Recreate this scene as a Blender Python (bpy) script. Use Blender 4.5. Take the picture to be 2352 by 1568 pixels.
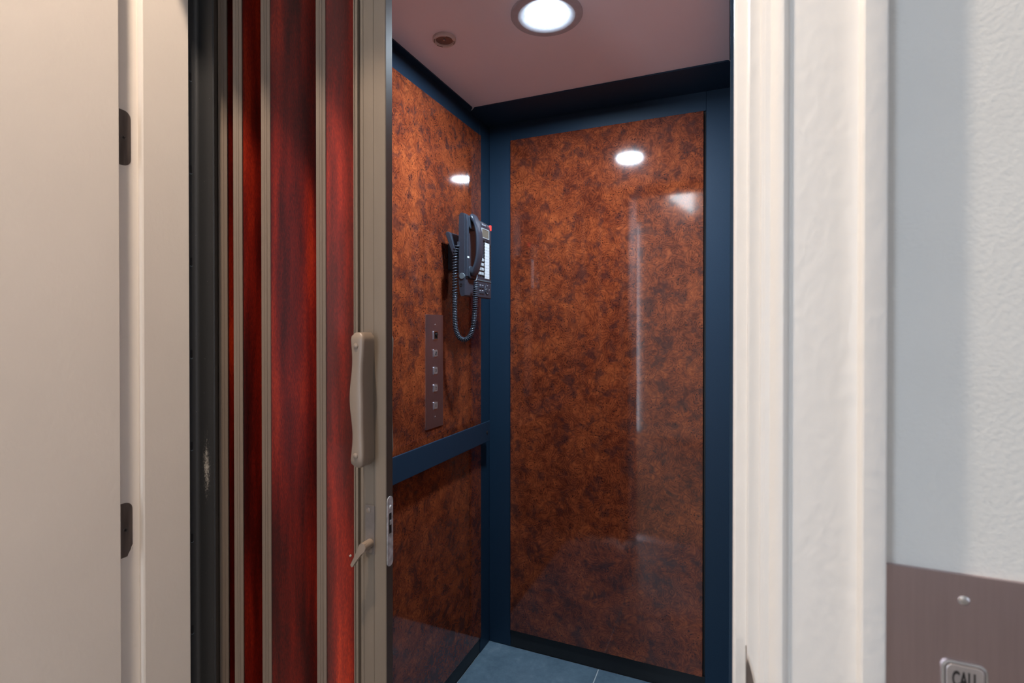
import bpy, bmesh, math, random
from mathutils import Vector, Matrix
random.seed(7)
for o in list(bpy.data.objects):
    bpy.data.objects.remove(o)
scene = bpy.context.scene
COL = scene.collection
H = 1.23                       # eye height above the floor; z below is written from eye level
F = -1.23                      # floor level seen from the eye

# ------------------------------------------------------------------ camera
YAW = math.radians(22.85)      # the lens looks this far left of the cab's depth axis
PITCH = math.radians(-0.35)
cam_d = bpy.data.cameras.new('camera')
cam = bpy.data.objects.new('camera', cam_d)
COL.objects.link(cam)
cam.location = (0, 0, H)
cam.rotation_euler = (math.pi / 2 + PITCH, 0, YAW)
cam_d.sensor_width = 36.0
cam_d.lens = 1184 / 2352 * 36.0
cam_d.shift_y = -22 / 2352
cam_d.clip_start = 0.02
cam_d.dof.use_dof = True
cam_d.dof.focus_distance = 1.25
cam_d.dof.aperture_fstop = 6.3
scene.camera = cam

# ------------------------------------------------------------------ world, exposure, light levels
world = bpy.data.worlds.new('world')
scene.world = world
world.use_nodes = True
world.node_tree.nodes['Background'].inputs[0].default_value = (0.86, 0.89, 1.0, 1)
world.node_tree.nodes['Background'].inputs[1].default_value = 0.72
vs = scene.view_settings
vs.view_transform = 'Standard'
vs.look = 'None'
vs.gamma = 1.0
vs.use_curve_mapping = False
vs.exposure = 0.35
CAB_LAMP = ((0.72, 0.87, 1.0), 600.0)
HALL_LAMP = ((1.0, 0.80, 0.62), 3800.0)
WINDOW = ((0.74, 0.86, 1.0), 6.6)
SCONCE = ((0.88, 0.95, 1.0), 9.0)

# ------------------------------------------------------------------ material helpers
def new_mat(name):
    m = bpy.data.materials.new(name)
    m.use_nodes = True
    nt = m.node_tree
    return m, nt, nt.nodes['Principled BSDF']

def N(nt, typ, **kw):
    n = nt.nodes.new(typ)
    for k, v in kw.items():
        if k.startswith('i_'):
            key = k[2:]
            n.inputs[int(key) if key.isdigit() else key].default_value = v
        else:
            setattr(n, k, v)
    return n

def L(nt, a, b):
    nt.links.new(a, b)

def math_node(nt, op, a, b=None, c=None, clamp=False):
    n = nt.nodes.new('ShaderNodeMath')
    n.operation = op
    n.use_clamp = clamp
    for i, v in enumerate((a, b, c)):
        if v is None:
            continue
        if isinstance(v, (int, float)):
            n.inputs[i].default_value = v
        else:
            nt.links.new(v, n.inputs[i])
    return n.outputs[0]

def ramp(nt, fac, stops):
    r = nt.nodes.new('ShaderNodeValToRGB')
    el = r.color_ramp.elements
    while len(el) < len(stops):
        el.new(0.5)
    for e, (p, c) in zip(el, stops):
        e.position = p
        e.color = c if len(c) == 4 else (*c, 1)
    nt.links.new(fac, r.inputs[0])
    return r.outputs[0]

def mixc(nt, fac, a, b, mode='MIX'):
    n = nt.nodes.new('ShaderNodeMix')
    n.data_type = 'RGBA'
    n.blend_type = mode
    for sock, v in ((n.inputs[0], fac), (n.inputs[6], a), (n.inputs[7], b)):
        if isinstance(v, (int, float)):
            sock.default_value = v
        elif isinstance(v, tuple):
            sock.default_value = (*v, 1) if len(v) == 3 else v
        else:
            nt.links.new(v, sock)
    return n.outputs[2]

def coords(nt, scale=(1, 1, 1)):
    tc = N(nt, 'ShaderNodeTexCoord')
    mp = N(nt, 'ShaderNodeMapping')
    mp.inputs['Scale'].default_value = scale
    L(nt, tc.outputs['Object'], mp.inputs['Vector'])
    return mp.outputs[0]

def noise(nt, vec, scale, detail=3, rough=0.5):
    n = N(nt, 'ShaderNodeTexNoise')
    n.inputs['Scale'].default_value = scale
    n.inputs['Detail'].default_value = detail
    n.inputs['Roughness'].default_value = rough
    if vec is not None:
        L(nt, vec, n.inputs['Vector'])
    return n

def bump(nt, bsdf, height, strength, dist):
    b = N(nt, 'ShaderNodeBump')
    b.inputs['Strength'].default_value = strength
    b.inputs['Distance'].default_value = dist
    L(nt, height, b.inputs['Height'])
    L(nt, b.outputs[0], bsdf.inputs['Normal'])

def simple(name, col, rough=0.5, metal=0.0, vary=0.06, scale=60, coat=0.0, spec=0.5, bumpd=0.0, bscale=300, stretch=(1, 1, 1)):
    """plain finish with a slight tone variation and fine relief"""
    m, nt, b = new_mat(name)
    v = coords(nt, stretch)
    n = noise(nt, v, scale, 3)
    lo = tuple(max(0, c * (1 - vary)) for c in col)
    hi = tuple(min(1, c * (1 + vary)) for c in col)
    L(nt, ramp(nt, n.outputs[0], [(0.3, lo), (0.7, hi)]), b.inputs['Base Color'])
    b.inputs['Roughness'].default_value = rough
    b.inputs['Metallic'].default_value = metal
    b.inputs['Specular IOR Level'].default_value = spec
    b.inputs['Coat Weight'].default_value = coat
    if bumpd:
        bump(nt, b, noise(nt, v, bscale, 2).outputs[0], 1.0, bumpd)
    return m

def emit_mat(name, col, strength):
    m, nt, b = new_mat(name)
    b.inputs['Base Color'].default_value = (0.9, 0.9, 0.9, 1)
    b.inputs['Emission Color'].default_value = (*col, 1)
    b.inputs['Emission Strength'].default_value = strength
    return m

def burl_mat(name, shift):
    m, nt, b = new_mat(name)
    tc = N(nt, 'ShaderNodeTexCoord')
    mp = N(nt, 'ShaderNodeMapping')
    mp.inputs['Location'].default_value = shift
    L(nt, tc.outputs['Object'], mp.inputs['Vector'])
    p = mp.outputs[0]

    def warp(vec, scale, amt):
        n = noise(nt, vec, scale, 2)
        s = N(nt, 'ShaderNodeVectorMath', operation='SUBTRACT')
        L(nt, n.outputs[1], s.inputs[0])
        s.inputs[1].default_value = (.5, .5, .5)
        k = N(nt, 'ShaderNodeVectorMath', operation='SCALE')
        L(nt, s.outputs[0], k.inputs[0])
        k.inputs['Scale'].default_value = amt
        a = N(nt, 'ShaderNodeVectorMath', operation='ADD')
        L(nt, vec, a.inputs[0])
        L(nt, k.outputs[0], a.inputs[1])
        return a.outputs[0]
    w1 = warp(p, 13, 0.050)
    w2 = warp(w1, 42, 0.009)
    # swirling growth lines: contours of a warped field
    field = noise(nt, w2, 10, 2.0, 0.45).outputs[0]
    lines = math_node(nt, 'SINE', math_node(nt, 'MULTIPLY', field, 165))
    # eyes: distance rings around scattered points, where the figure is curly
    vo = N(nt, 'ShaderNodeTexVoronoi')
    vo.inputs['Scale'].default_value = 21
    L(nt, w2, vo.inputs['Vector'])
    dist = vo.outputs['Distance']
    rings = math_node(nt, 'SINE', math_node(nt, 'MULTIPLY', dist, 46))
    eye = math_node(nt, 'MULTIPLY', math_node(nt, 'SUBTRACT', 0.62, dist, clamp=True), 3.2, clamp=True)
    figure = mixc(nt, eye, lines, rings)
    big = noise(nt, w1, 7, 4, 0.6).outputs[0]
    mid = noise(nt, w2, 38, 3, 0.6).outputs[0]
    fine = noise(nt, w2, 210, 2, 0.7).outputs[0]
    f = math_node(nt, 'ADD', math_node(nt, 'MULTIPLY', figure, 0.042), math_node(nt, 'MULTIPLY', big, 0.42))
    f = math_node(nt, 'ADD', f, math_node(nt, 'MULTIPLY', mid, 0.40))
    f = math_node(nt, 'ADD', f, math_node(nt, 'MULTIPLY', fine, 0.22))
    col = ramp(nt, f, [(0.31, (0.042, 0.0095, 0.007)), (0.45, (0.115, 0.0245, 0.0115)), (0.56, (0.225, 0.050, 0.018)), (0.73, (0.37, 0.093, 0.028))])
    # smoky shading round some eyes
    bl = noise(nt, w2, 24, 3, 0.6).outputs[0]
    blot = math_node(nt, 'MULTIPLY', math_node(nt, 'SUBTRACT', bl, 0.52), 8, clamp=True)
    col = mixc(nt, math_node(nt, 'MULTIPLY', blot, 0.66), col, (0.045, 0.017, 0.016))
    # dark pips gathered inside the eyes
    vd = N(nt, 'ShaderNodeTexVoronoi')
    vd.inputs['Scale'].default_value = 125
    L(nt, w1, vd.inputs['Vector'])
    dots = math_node(nt, 'MULTIPLY', math_node(nt, 'SUBTRACT', 0.32, vd.outputs['Distance'], clamp=True), 7, clamp=True)
    clus = noise(nt, w2, 26, 2).outputs[0]
    near = math_node(nt, 'MULTIPLY', math_node(nt, 'SUBTRACT', 0.60, dist, clamp=True), 6, clamp=True)
    dots = math_node(nt, 'MULTIPLY', dots, math_node(nt, 'MULTIPLY', math_node(nt, 'SUBTRACT', clus, 0.34), 9, clamp=True), clamp=True)
    dots = math_node(nt, 'MULTIPLY', dots, near)
    col = mixc(nt, math_node(nt, 'MULTIPLY', dots, 0.85), col, (0.022, 0.007, 0.007))
    # dark outlines round some figures
    e = N(nt, 'ShaderNodeTexVoronoi', feature='DISTANCE_TO_EDGE')
    e.inputs['Scale'].default_value = 21
    L(nt, w2, e.inputs['Vector'])
    edge = math_node(nt, 'SUBTRACT', 1.0, math_node(nt, 'MULTIPLY', e.outputs['Distance'], 15), clamp=True)
    edge = math_node(nt, 'MULTIPLY', edge, math_node(nt, 'MULTIPLY', math_node(nt, 'SUBTRACT', mid, 0.44), 7, clamp=True))
    col = mixc(nt, math_node(nt, 'MULTIPLY', edge, 0.55), col, (0.05, 0.013, 0.01))
    L(nt, col, b.inputs['Base Color'])
    b.inputs['Roughness'].default_value = 0.062
    b.inputs['Specular IOR Level'].default_value = 0.75
    return m

def mahogany_mat(name, shift, tone=1.0):
    m, nt, b = new_mat(name)
    tc = N(nt, 'ShaderNodeTexCoord')
    mp = N(nt, 'ShaderNodeMapping')
    mp.inputs['Location'].default_value = (shift, shift * 1.7, shift * 0.6)
    mp.inputs['Scale'].default_value = (24, 24, 1.9)
    L(nt, tc.outputs['Object'], mp.inputs['Vector'])
    n = noise(nt, mp.outputs[0], 1.0, 3, 0.55)
    mp2 = N(nt, 'ShaderNodeMapping')
    mp2.inputs['Scale'].default_value = (900, 900, 140)
    L(nt, tc.outputs['Object'], mp2.inputs['Vector'])
    f2 = noise(nt, mp2.outputs[0], 1.0, 3, 0.6)
    f = math_node(nt, 'ADD', math_node(nt, 'MULTIPLY', n.outputs[0], 0.8), math_node(nt, 'MULTIPLY', f2.outputs[0], 0.28))
    stops = [(0.38, (0.014, 0.0008, 0.0009)), (0.50, (0.060, 0.003, 0.002)), (0.60, (0.155, 0.007, 0.003)), (0.70, (0.33, 0.022, 0.005)), (0.82, (0.60, 0.085, 0.014))]
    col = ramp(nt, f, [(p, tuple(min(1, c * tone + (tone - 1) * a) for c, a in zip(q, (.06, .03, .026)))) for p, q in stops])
    L(nt, col, b.inputs['Base Color'])
    b.inputs['Roughness'].default_value = 0.28
    b.inputs['Specular IOR Level'].default_value = 0.35
    bump(nt, b, f2.outputs[0], 0.4, 0.0003)
    return m

M = {}
M['paint'] = simple('cream_gloss_paint', (0.76, 0.695, 0.63), 0.42, vary=0.02, scale=9, bumpd=0.0003, bscale=170, stretch=(1, 1, .6))
M['trim_paint'] = simple('white_trim_paint', (0.75, 0.735, 0.715), 0.38, vary=0.02, scale=9, bumpd=0.0006, bscale=120, stretch=(1, 1, .6))
M['wall_paint'] = simple('pale_wall_paint', (0.68, 0.69, 0.68), 0.6, vary=0.02, scale=12, bumpd=0.0005, bscale=260)
M['hall_wall'] = simple('beige_hall_paint', (0.60, 0.60, 0.60), 0.7, vary=0.03, scale=8, bumpd=0.001, bscale=200)
M['hall_ceiling'] = simple('white_ceiling_paint', (0.8, 0.79, 0.77), 0.8, vary=0.02, scale=8)
M['hall_floor'] = simple('tan_carpet', (0.30, 0.275, 0.25), 0.95, vary=0.12, scale=220, bumpd=0.002, bscale=500)
M['concrete'] = simple('shaft_block', (0.12, 0.12, 0.12), 0.9, vary=0.1, scale=20)
M['black_steel'] = simple('black_powder_coat', (0.014, 0.015, 0.017), 0.42, vary=0.2, scale=600, bumpd=0.00025, bscale=900)
M['navy'] = simple('dark_blue_enamel', (0.010, 0.030, 0.060), 0.5, vary=0.12, scale=400, spec=0.3, bumpd=0.0002, bscale=900)
M['bronze'] = simple('bronze_anodised', (0.205, 0.158, 0.124), 0.38, metal=0.0, vary=0.05, scale=40, bumpd=0.0001, bscale=600, stretch=(1, 1, .1))
M['bronze_post'] = simple('bronze_anodised_post', (0.165, 0.130, 0.098), 0.40, vary=0.05, scale=40, bumpd=0.0001, bscale=600, stretch=(1, 1, .1))
M['latch'] = simple('worn_bronze_latch', (0.185, 0.155, 0.14), 0.35, metal=0.35, vary=0.1, scale=90)
M['bronze_shaded'] = simple('shaded_bronze_anodised', (0.060, 0.048, 0.042), 0.3, vary=0.06, scale=40)  # post bronze darkened to paint the shade on its edge
M['post_rear'] = simple('brushed_aluminium_back', (0.85, 0.84, 0.84), 0.46, metal=1.0, vary=0.05, scale=60, stretch=(1, 1, .05))
_nt = M['post_rear'].node_tree
_b = _nt.nodes['Principled BSDF']
_b.inputs['Anisotropic'].default_value = 0.6
_b.inputs['Anisotropic Rotation'].default_value = 0.25
_tg = N(_nt, 'ShaderNodeTangent', direction_type='RADIAL', axis='Z')
L(_nt, _tg.outputs[0], _b.inputs['Tangent'])
M['hinge'] = simple('aged_brown_hinge', (0.13, 0.105, 0.092), 0.45, metal=0.3, vary=0.3, scale=120, stretch=(1, 1, .12))
M['zinc'] = simple('zinc_faceplate', (0.55, 0.55, 0.57), 0.5, metal=0.5, vary=0.3, scale=140)
M['steel'] = simple('brushed_steel', (0.50, 0.40, 0.405), 0.30, metal=1.0, vary=0.04, scale=300, stretch=(1, 1, .05))
M['steel_cool'] = simple('brushed_steel_plate', (0.52, 0.53, 0.63), 0.32, metal=1.0, vary=0.04, scale=300, stretch=(1, 1, .05))
M['chrome'] = simple('bright_screw', (0.7, 0.7, 0.72), 0.2, metal=1.0, vary=0.05, scale=300)
M['dark'] = simple('black_void', (0.006, 0.006, 0.007), 0.6)
M['phone'] = simple('charcoal_phone_plastic', (0.030, 0.038, 0.054), 0.24, vary=0.12, scale=700, bumpd=0.0002, bscale=1200)
M['cord'] = simple('charcoal_coil_cord', (0.035, 0.045, 0.062), 0.22, vary=0.05)
M['label_white'] = simple('white_paper_label', (0.72, 0.77, 0.82), 0.6, vary=0.03, scale=500)
M['key_grey'] = simple('pale_grey_key', (0.40, 0.44, 0.48), 0.4)
M['cap_grey'] = simple('grey_hinge_cap', (0.10, 0.13, 0.15), 0.4)
M['lcd'] = simple('lcd_glass', (0.17, 0.15, 0.12), 0.2)
M['led_red'] = emit_mat('red_message_light', (1.0, 0.05, 0.04), 1.6)
M['led_red'].node_tree.nodes['Principled BSDF'].inputs['Base Color'].default_value = (.35, .008, .008, 1)
M['ink'] = simple('black_ink', (0.012, 0.010, 0.010), 0.5)
M['ink_grey'] = simple('grey_print', (0.35, 0.38, 0.45), 0.5)
M['button'] = simple('satin_button', (0.50, 0.46, 0.46), 0.36, metal=0.75, vary=0.05, scale=200)
M['ink_red'] = simple('red_print', (0.30, 0.04, 0.03), 0.5)
M['cab_ceiling'] = simple('putty_ceiling_enamel', (0.88, 0.84, 0.90), 0.42, vary=0.01, scale=6, bumpd=0.0002, bscale=400)
M['fixture_white'] = simple('off_white_fixture', (0.62, 0.55, 0.52), 0.4)
M['fixture_grey'] = simple('satin_fixture_ring', (0.50, 0.52, 0.58), 0.4)
M['fixture_glass'] = simple('smoky_lens', (0.16, 0.11, 0.10), 0.12)
M['scrape'] = simple('bare_primer_scrape', (0.55, 0.52, 0.46), 0.7)
M['grout'] = simple('pale_grout', (0.48, 0.56, 0.60), 0.8, vary=0.08, scale=200)
M['burl_back'] = burl_mat('burl_laminate', (3.1, 0, 1.3))
M['burl_left'] = burl_mat('burl_laminate_side', (0.7, 5.2, 4.1))
M['mahogany'] = [mahogany_mat('mahogany_panel_%d' % i, i * 3.7 + 1.3, 1.8 if i == 3 else 1.0) for i in range(4)]  # lead panel coloured lighter and pinker to paint in the hall's reflected sheen
M['lamp_cab'] = emit_mat('cab_lamp_lens', *CAB_LAMP)
M['lamp_hall'] = emit_mat('hall_lamp_lens', *HALL_LAMP)
M['daylight_pane'] = emit_mat('daylit_window_pane', *WINDOW)
M['lamp_sconce'] = emit_mat('sconce_frosted_shade', *SCONCE)

def tile_mat():
    m, nt, b = new_mat('slate_floor_tile')
    v = coords(nt)
    n1 = noise(nt, v, 7, 5, 0.6)
    n2 = noise(nt, v, 60, 4, 0.6)
    f = math_node(nt, 'ADD', math_node(nt, 'MULTIPLY', n1.outputs[0], 0.7), math_node(nt, 'MULTIPLY', n2.outputs[0], 0.3))
    col = ramp(nt, f, [(0.35, (0.085, 0.140, 0.195)), (0.55, (0.145, 0.225, 0.295)), (0.72, (0.25, 0.335, 0.41))])
    L(nt, col, b.inputs['Base Color'])
    b.inputs['Roughness'].default_value = 0.42
    bump(nt, b, n2.outputs[0], 0.5, 0.0012)
    return m
M['tile'] = tile_mat()

# worn black steel: paint chips where the gate has rubbed
def worn_steel():
    m, nt, b = new_mat('worn_black_powder_coat')
    tc = N(nt, 'ShaderNodeTexCoord')
    sp = N(nt, 'ShaderNodeSeparateXYZ')
    L(nt, tc.outputs['Object'], sp.inputs[0])
    # the rub mark sits about 0.92 m above the channel's foot
    dz = math_node(nt, 'ABSOLUTE', math_node(nt, 'SUBTRACT', sp.outputs[2], 0.985))
    band = math_node(nt, 'SUBTRACT', 1.0, math_node(nt, 'MULTIPLY', dz, 9.5), clamp=True)
    dx = math_node(nt, 'ABSOLUTE', math_node(nt, 'SUBTRACT', sp.outputs[0], 0.021))
    band = math_node(nt, 'MULTIPLY', band, math_node(nt, 'SUBTRACT', 1.0, math_node(nt, 'MULTIPLY', dx, 58), clamp=True))
    v = coords(nt, (1, 1, .4))
    n = noise(nt, v, 650, 4, 0.8)
    chips = math_node(nt, 'MULTIPLY', math_node(nt, 'SUBTRACT', math_node(nt, 'ADD', n.outputs[0], math_node(nt, 'MULTIPLY', band, 0.44)), 0.76), 5, clamp=True)
    chips = math_node(nt, 'MULTIPLY', chips, math_node(nt, 'GREATER_THAN', band, 0.01))
    spk = noise(nt, coords(nt), 420, 1)
    specks = math_node(nt, 'MULTIPLY', math_node(nt, 'SUBTRACT', spk.outputs[0], 0.80), 14, clamp=True)
    col = mixc(nt, math_node(nt, 'MAXIMUM', chips, specks), (0.024, 0.025, 0.027), (0.48, 0.45, 0.40))
    L(nt, col, b.inputs['Base Color'])
    b.inputs['Roughness'].default_value = 0.42
    bump(nt, b, noise(nt, coords(nt), 900, 2).outputs[0], 1.0, 0.0002)
    return m
M['worn_steel'] = worn_steel()

# ------------------------------------------------------------------ mesh helpers
def box(bm, x0, x1, y0, y1, z0, z1, bev=0.0, seg=1):
    vs_ = [bm.verts.new(c) for c in ((x0, y0, z0), (x1, y0, z0), (x1, y1, z0), (x0, y1, z0),
                                     (x0, y0, z1), (x1, y0, z1), (x1, y1, z1), (x0, y1, z1))]
    fs = [bm.faces.new([vs_[i] for i in q]) for q in ((0, 3, 2, 1), (4, 5, 6, 7), (0, 1, 5, 4), (1, 2, 6, 5), (2, 3, 7, 6), (3, 0, 4, 7))]
    if bev:
        es = {e for f in fs for e in f.edges}
        bmesh.ops.bevel(bm, geom=list(es), offset=bev, segments=seg, affect='EDGES', profile=0.5)

def B(*args, **kw):
    bm = bmesh.new()
    box(bm, *args, **kw)
    return bm

def prism(bm, pts, a0, a1, axis='z'):
    """extrude a closed outline along an axis; the outline lists the two other coordinates in xyz order"""
    def mk(p, a):
        if axis == 'z':
            return (p[0], p[1], a)
        if axis == 'y':
            return (p[0], a, p[1])
        return (a, p[0], p[1])
    lo = [bm.verts.new(mk(p, a0)) for p in pts]
    hi = [bm.verts.new(mk(p, a1)) for p in pts]
    n = len(pts)
    bm.faces.new(lo)
    bm.faces.new(hi)
    for i in range(n):
        j = (i + 1) % n
        bm.faces.new((lo[i], lo[j], hi[j], hi[i]))
    return lo + hi

def PR(pts, a0, a1, axis='z'):
    bm = bmesh.new()
    prism(bm, pts, a0, a1, axis)
    return bm

def rrect(u0, u1, v0, v1, r, n=6):
    pts = []
    for cu, cv, a in ((u1 - r, v1 - r, 0), (u0 + r, v1 - r, 90), (u0 + r, v0 + r, 180), (u1 - r, v0 + r, 270)):
        for i in range(n + 1):
            t = math.radians(a + 90 * i / n)
            pts.append((cu + r * math.cos(t), cv + r * math.sin(t)))
    return pts

def lathe(bm, prof, c, axis, n=32):
    """revolve (radius, offset) pairs about the axis through c"""
    ax = Vector(axis).normalized()
    t = Vector((0, 0, 1)) if abs(ax.z) < 0.9 else Vector((1, 0, 0))
    u = ax.cross(t).normalized()
    v = ax.cross(u)
    c = Vector(c)
    rows = []
    for r, h in prof:
        if r <= 1e-7:
            rows.append([bm.verts.new(c + ax * h)])
        else:
            rows.append([bm.verts.new(c + ax * h + (u * math.cos(2 * math.pi * i / n) + v * math.sin(2 * math.pi * i / n)) * r) for i in range(n)])
    for a, b in zip(rows, rows[1:]):
        for i in range(n):
            j = (i + 1) % n
            if len(a) == 1 and len(b) == 1:
                continue
            if len(a) == 1:
                bm.faces.new((a[0], b[i], b[j]))
            elif len(b) == 1:
                bm.faces.new((a[i], a[j], b[0]))
            else:
                bm.faces.new((a[i], a[j], b[j], b[i]))

def LA(prof, c, axis, n=32):
    bm = bmesh.new()
    lathe(bm, prof, c, axis, n)
    return bm

def tube(bm, pts, r, sides=6):
    rows = []
    prev = None
    for i, p in enumerate(pts):
        p = Vector(p)
        d = (Vector(pts[min(i + 1, len(pts) - 1)]) - Vector(pts[max(i - 1, 0)])).normalized()
        if prev is None:
            up = Vector((0, 0, 1)) if abs(d.z) < 0.9 else Vector((1, 0, 0))
            u = d.cross(up).normalized()
        else:
            u = (prev - d * prev.dot(d)).normalized()
        prev = u
        w = d.cross(u)
        rr = r[i] if isinstance(r, (list, tuple)) else r
        rows.append([bm.verts.new(p + (u * math.cos(2 * math.pi * k / sides) + w * math.sin(2 * math.pi * k / sides)) * rr) for k in range(sides)])
    for a, b in zip(rows, rows[1:]):
        for k in range(sides):
            j = (k + 1) % sides
            bm.faces.new((a[k], a[j], b[j], b[k]))
    bm.faces.new(rows[0])
    bm.faces.new(rows[-1])

BASE = {}
def thing(name, label, cat, loc, group=None):
    o = bpy.data.objects.new(name, None)
    COL.objects.link(o)
    o.empty_display_size = 0.05
    o.location = loc
    BASE[o] = Vector(loc)
    o['label'] = label
    o['category'] = cat
    if group:
        o['group'] = group
    return o

def obj(name, bm, mat, parent=None, label=None, smooth=False, sm_angle=35, bev=0.0, bseg=2, base=None):
    """link a bmesh given in room coordinates as one mesh object"""
    bmesh.ops.remove_doubles(bm, verts=bm.verts, dist=1e-6)
    bmesh.ops.recalc_face_normals(bm, faces=bm.faces)
    if parent is not None:
        off = BASE[parent]
    elif base is not None:
        off = Vector(base)
    else:
        mn = [min(v.co[i] for v in bm.verts) for i in range(3)]
        mx = [max(v.co[i] for v in bm.verts) for i in range(3)]
        off = Vector(((mn[0] + mx[0]) / 2, (mn[1] + mx[1]) / 2, mn[2]))
    bmesh.ops.translate(bm, verts=bm.verts, vec=-off)
    me = bpy.data.meshes.new(name)
    bm.to_mesh(me)
    bm.free()
    if smooth:
        for p in me.polygons:
            p.use_smooth = True
        me.set_sharp_from_angle(angle=math.radians(sm_angle))
    me.materials.append(mat)
    o = bpy.data.objects.new(name, me)
    COL.objects.link(o)
    if parent is not None:
        o.parent = parent
        o.location = (0, 0, 0)
    else:
        o.location = off
    BASE[o] = off
    if bev:
        md = o.modifiers.new('bevel', 'BEVEL')
        md.width = bev
        md.segments = bseg
        md.limit_method = 'ANGLE'
        md.angle_limit = math.radians(40)
    if label:
        o['label'] = label
    return o

def struct(name, bm, mat, label=None, **kw):
    o = obj(name, bm, mat, **kw)
    o['kind'] = 'structure'
    if label:
        o['label'] = label
    return o

def text_mesh(name, body, size, mat, parent, origin, right, up, extrude=0.0004, align='CENTER', label=None, bold=0.0, squeeze=1.0):
    """lettering as thin raised print; right/up give the plane"""
    cu = bpy.data.curves.new(name, 'FONT')
    cu.body = body
    cu.size = size
    cu.align_x = align
    cu.align_y = 'CENTER'
    cu.extrude = extrude
    cu.offset = bold
    cu.resolution_u = 3
    tmp = bpy.data.objects.new(name + '_tmp', cu)
    COL.objects.link(tmp)
    dg = bpy.context.evaluated_depsgraph_get()
    me = bpy.data.meshes.new_from_object(tmp.evaluated_get(dg))
    bpy.data.objects.remove(tmp)
    r, u = Vector(right).normalized(), Vector(up).normalized()
    n = r.cross(u)
    mat4 = Matrix((r, u, n)).transposed().to_4x4()
    mat4.translation = Vector(origin) - BASE[parent]
    me.transform(mat4 @ Matrix.Diagonal((squeeze, 1, 1, 1)))
    me.materials.clear()
    me.materials.append(mat)
    o = bpy.data.objects.new(name, me)
    COL.objects.link(o)
    o.parent = parent
    BASE[o] = BASE[parent]
    if label:
        o['label'] = label
    return o

# ================================================================== measurements (m, eye at origin)
XR, XL = 0.004, -0.863         # faces of the door stops
RB = 0.0115                    # rebate depth
YW = 0.50                      # hall face of the landing wall
YS, YE = 0.53, 0.607           # front of stop, back of the jamb
HEAD = 0.79                    # underside of the head stop
HC = 1.53                      # hall ceiling
CX0, CX1 = -0.872, 0.022       # cab inside faces (dark frame)
CY1 = 1.836                    # cab back (dark frame)
CYF = 0.70                     # cab front edge
CZ = 0.79                      # cab ceiling

# ================================================================== the hall
struct('floor', B(-3, 3, -2.4, YE, F - .05, F), M['hall_floor'], 'tan carpet of the hall in front of the lift')
struct('ceiling', B(-3, 3, -2.4, YW, HC, HC + .05), M['hall_ceiling'], 'white hall ceiling above the lift doorway')
struct('wall_back', B(-3, 3, -2.5, -2.4, F, HC), M['hall_wall'], 'beige hall wall opposite the lift')
# landing wall: right part carries the call station, left part is behind the open door, one part over the doorway
struct('wall_right', B(0.055, 3, YW, YE, F, HC), M['wall_paint'], 'pale grey hall wall around the call button plate')
struct('wall_left', B(-3, -0.915, YW, YE, F, HC), M['wall_paint'], 'hall wall behind the open white door')
struct('wall_top', B(-0.915, 0.055, YW, YE, HEAD + .05, HC), M['wall_paint'], 'hall wall above the lift doorway')
struct('baseboard_back', PR([(-2.4, F), (-2.382, F), (-2.382, F + .10), (-2.388, F + .12), (-2.4, F + .12)], -.90, 3, 'x'), M['trim_paint'], 'white baseboard along the opposite hall wall')

# tall daylit glazed door in the opposite wall
win = struct('window_1', (lambda bm: (box(bm, -1.52, -1.45, -2.4, -2.36, F, 1.26), box(bm, -.965, -.905, -2.4, -2.36, F, 1.26), box(bm, -1.45, -.965, -2.4, -2.36, 1.19, 1.26), box(bm, -1.45, -.965, -2.4, -2.36, F, F + .06), bm)[-1])(bmesh.new()), M['trim_paint'], 'tall white framed window in the opposite hall wall')
obj('pane', B(-1.45, -.965, -2.4, -2.385, F + .06, 1.19), M['daylight_pane'], win, 'bright daylit pane')

# jambs with rebate and stop, one extruded outline each
jr = struct('trim_1', PR([(0.0445, YW), (XR + RB, YW), (XR + RB, YS), (XR + .0015, YS), (XR, YS + .002), (XR, YE), (0.0445, YE)], F, HEAD + RB), M['trim_paint'],
            'cream painted right door jamb with stop', bev=.0009)
jl = struct('trim_2', PR([(XL - RB, YW), (XL - .04, YW), (XL - .04, YE), (XL, YE), (XL, YS + .002), (XL - .0015, YS), (XL - RB, YS)], F, HEAD + RB), M['paint'],
            'cream painted left door jamb with two hinge leaves', bev=.0009)
struct('trim_3', PR([(YW, HEAD + RB), (YW, HEAD + .05), (YE, HEAD + .05), (YE, HEAD), (YS, HEAD), (YS, HEAD + RB)], XL - RB, XR + RB, 'x'), M['trim_paint'], 'cream painted head jamb over the doorway')
# casing on the right: inner beads, ogee hollow, flat field, raised backband
def casing_profile(sign, x_in):
    p = [(0, 0), (0, -.0065), (.0008, -.0075), (.0030, -.0082), (.0034, -.0088), (.0075, -.0098), (.0080, -.0108), (.0110, -.0140), (.0145, -.0162), (.0170, -.0165),
         (.0190, -.0152), (.0205, -.0128), (.0218, -.0108), (.0236, -.0104), (.0242, -.0124), (.0262, -.0128), (.056, -.0140), (.0660, -.0149), (.0692, -.0163),
         (.0702, -.0190), (.0707, -.0240), (.0721, -.0252), (.0842, -.0252), (.0864, -.0245), (.0877, -.0225), (.0880, 0)]
    return [(x_in + sign * u, YW + v) for u, v in p]
struct('trim_4', PR(casing_profile(1, XR + RB + .009), F, HEAD + .13), M['trim_paint'], 'white moulded door casing right of the doorway', smooth=True, sm_angle=28)
struct('trim_5', PR(casing_profile(-1, XL - RB - .009), F, HEAD + .13), M['trim_paint'], 'white moulded door casing behind the open door', smooth=True, sm_angle=28)
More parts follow.
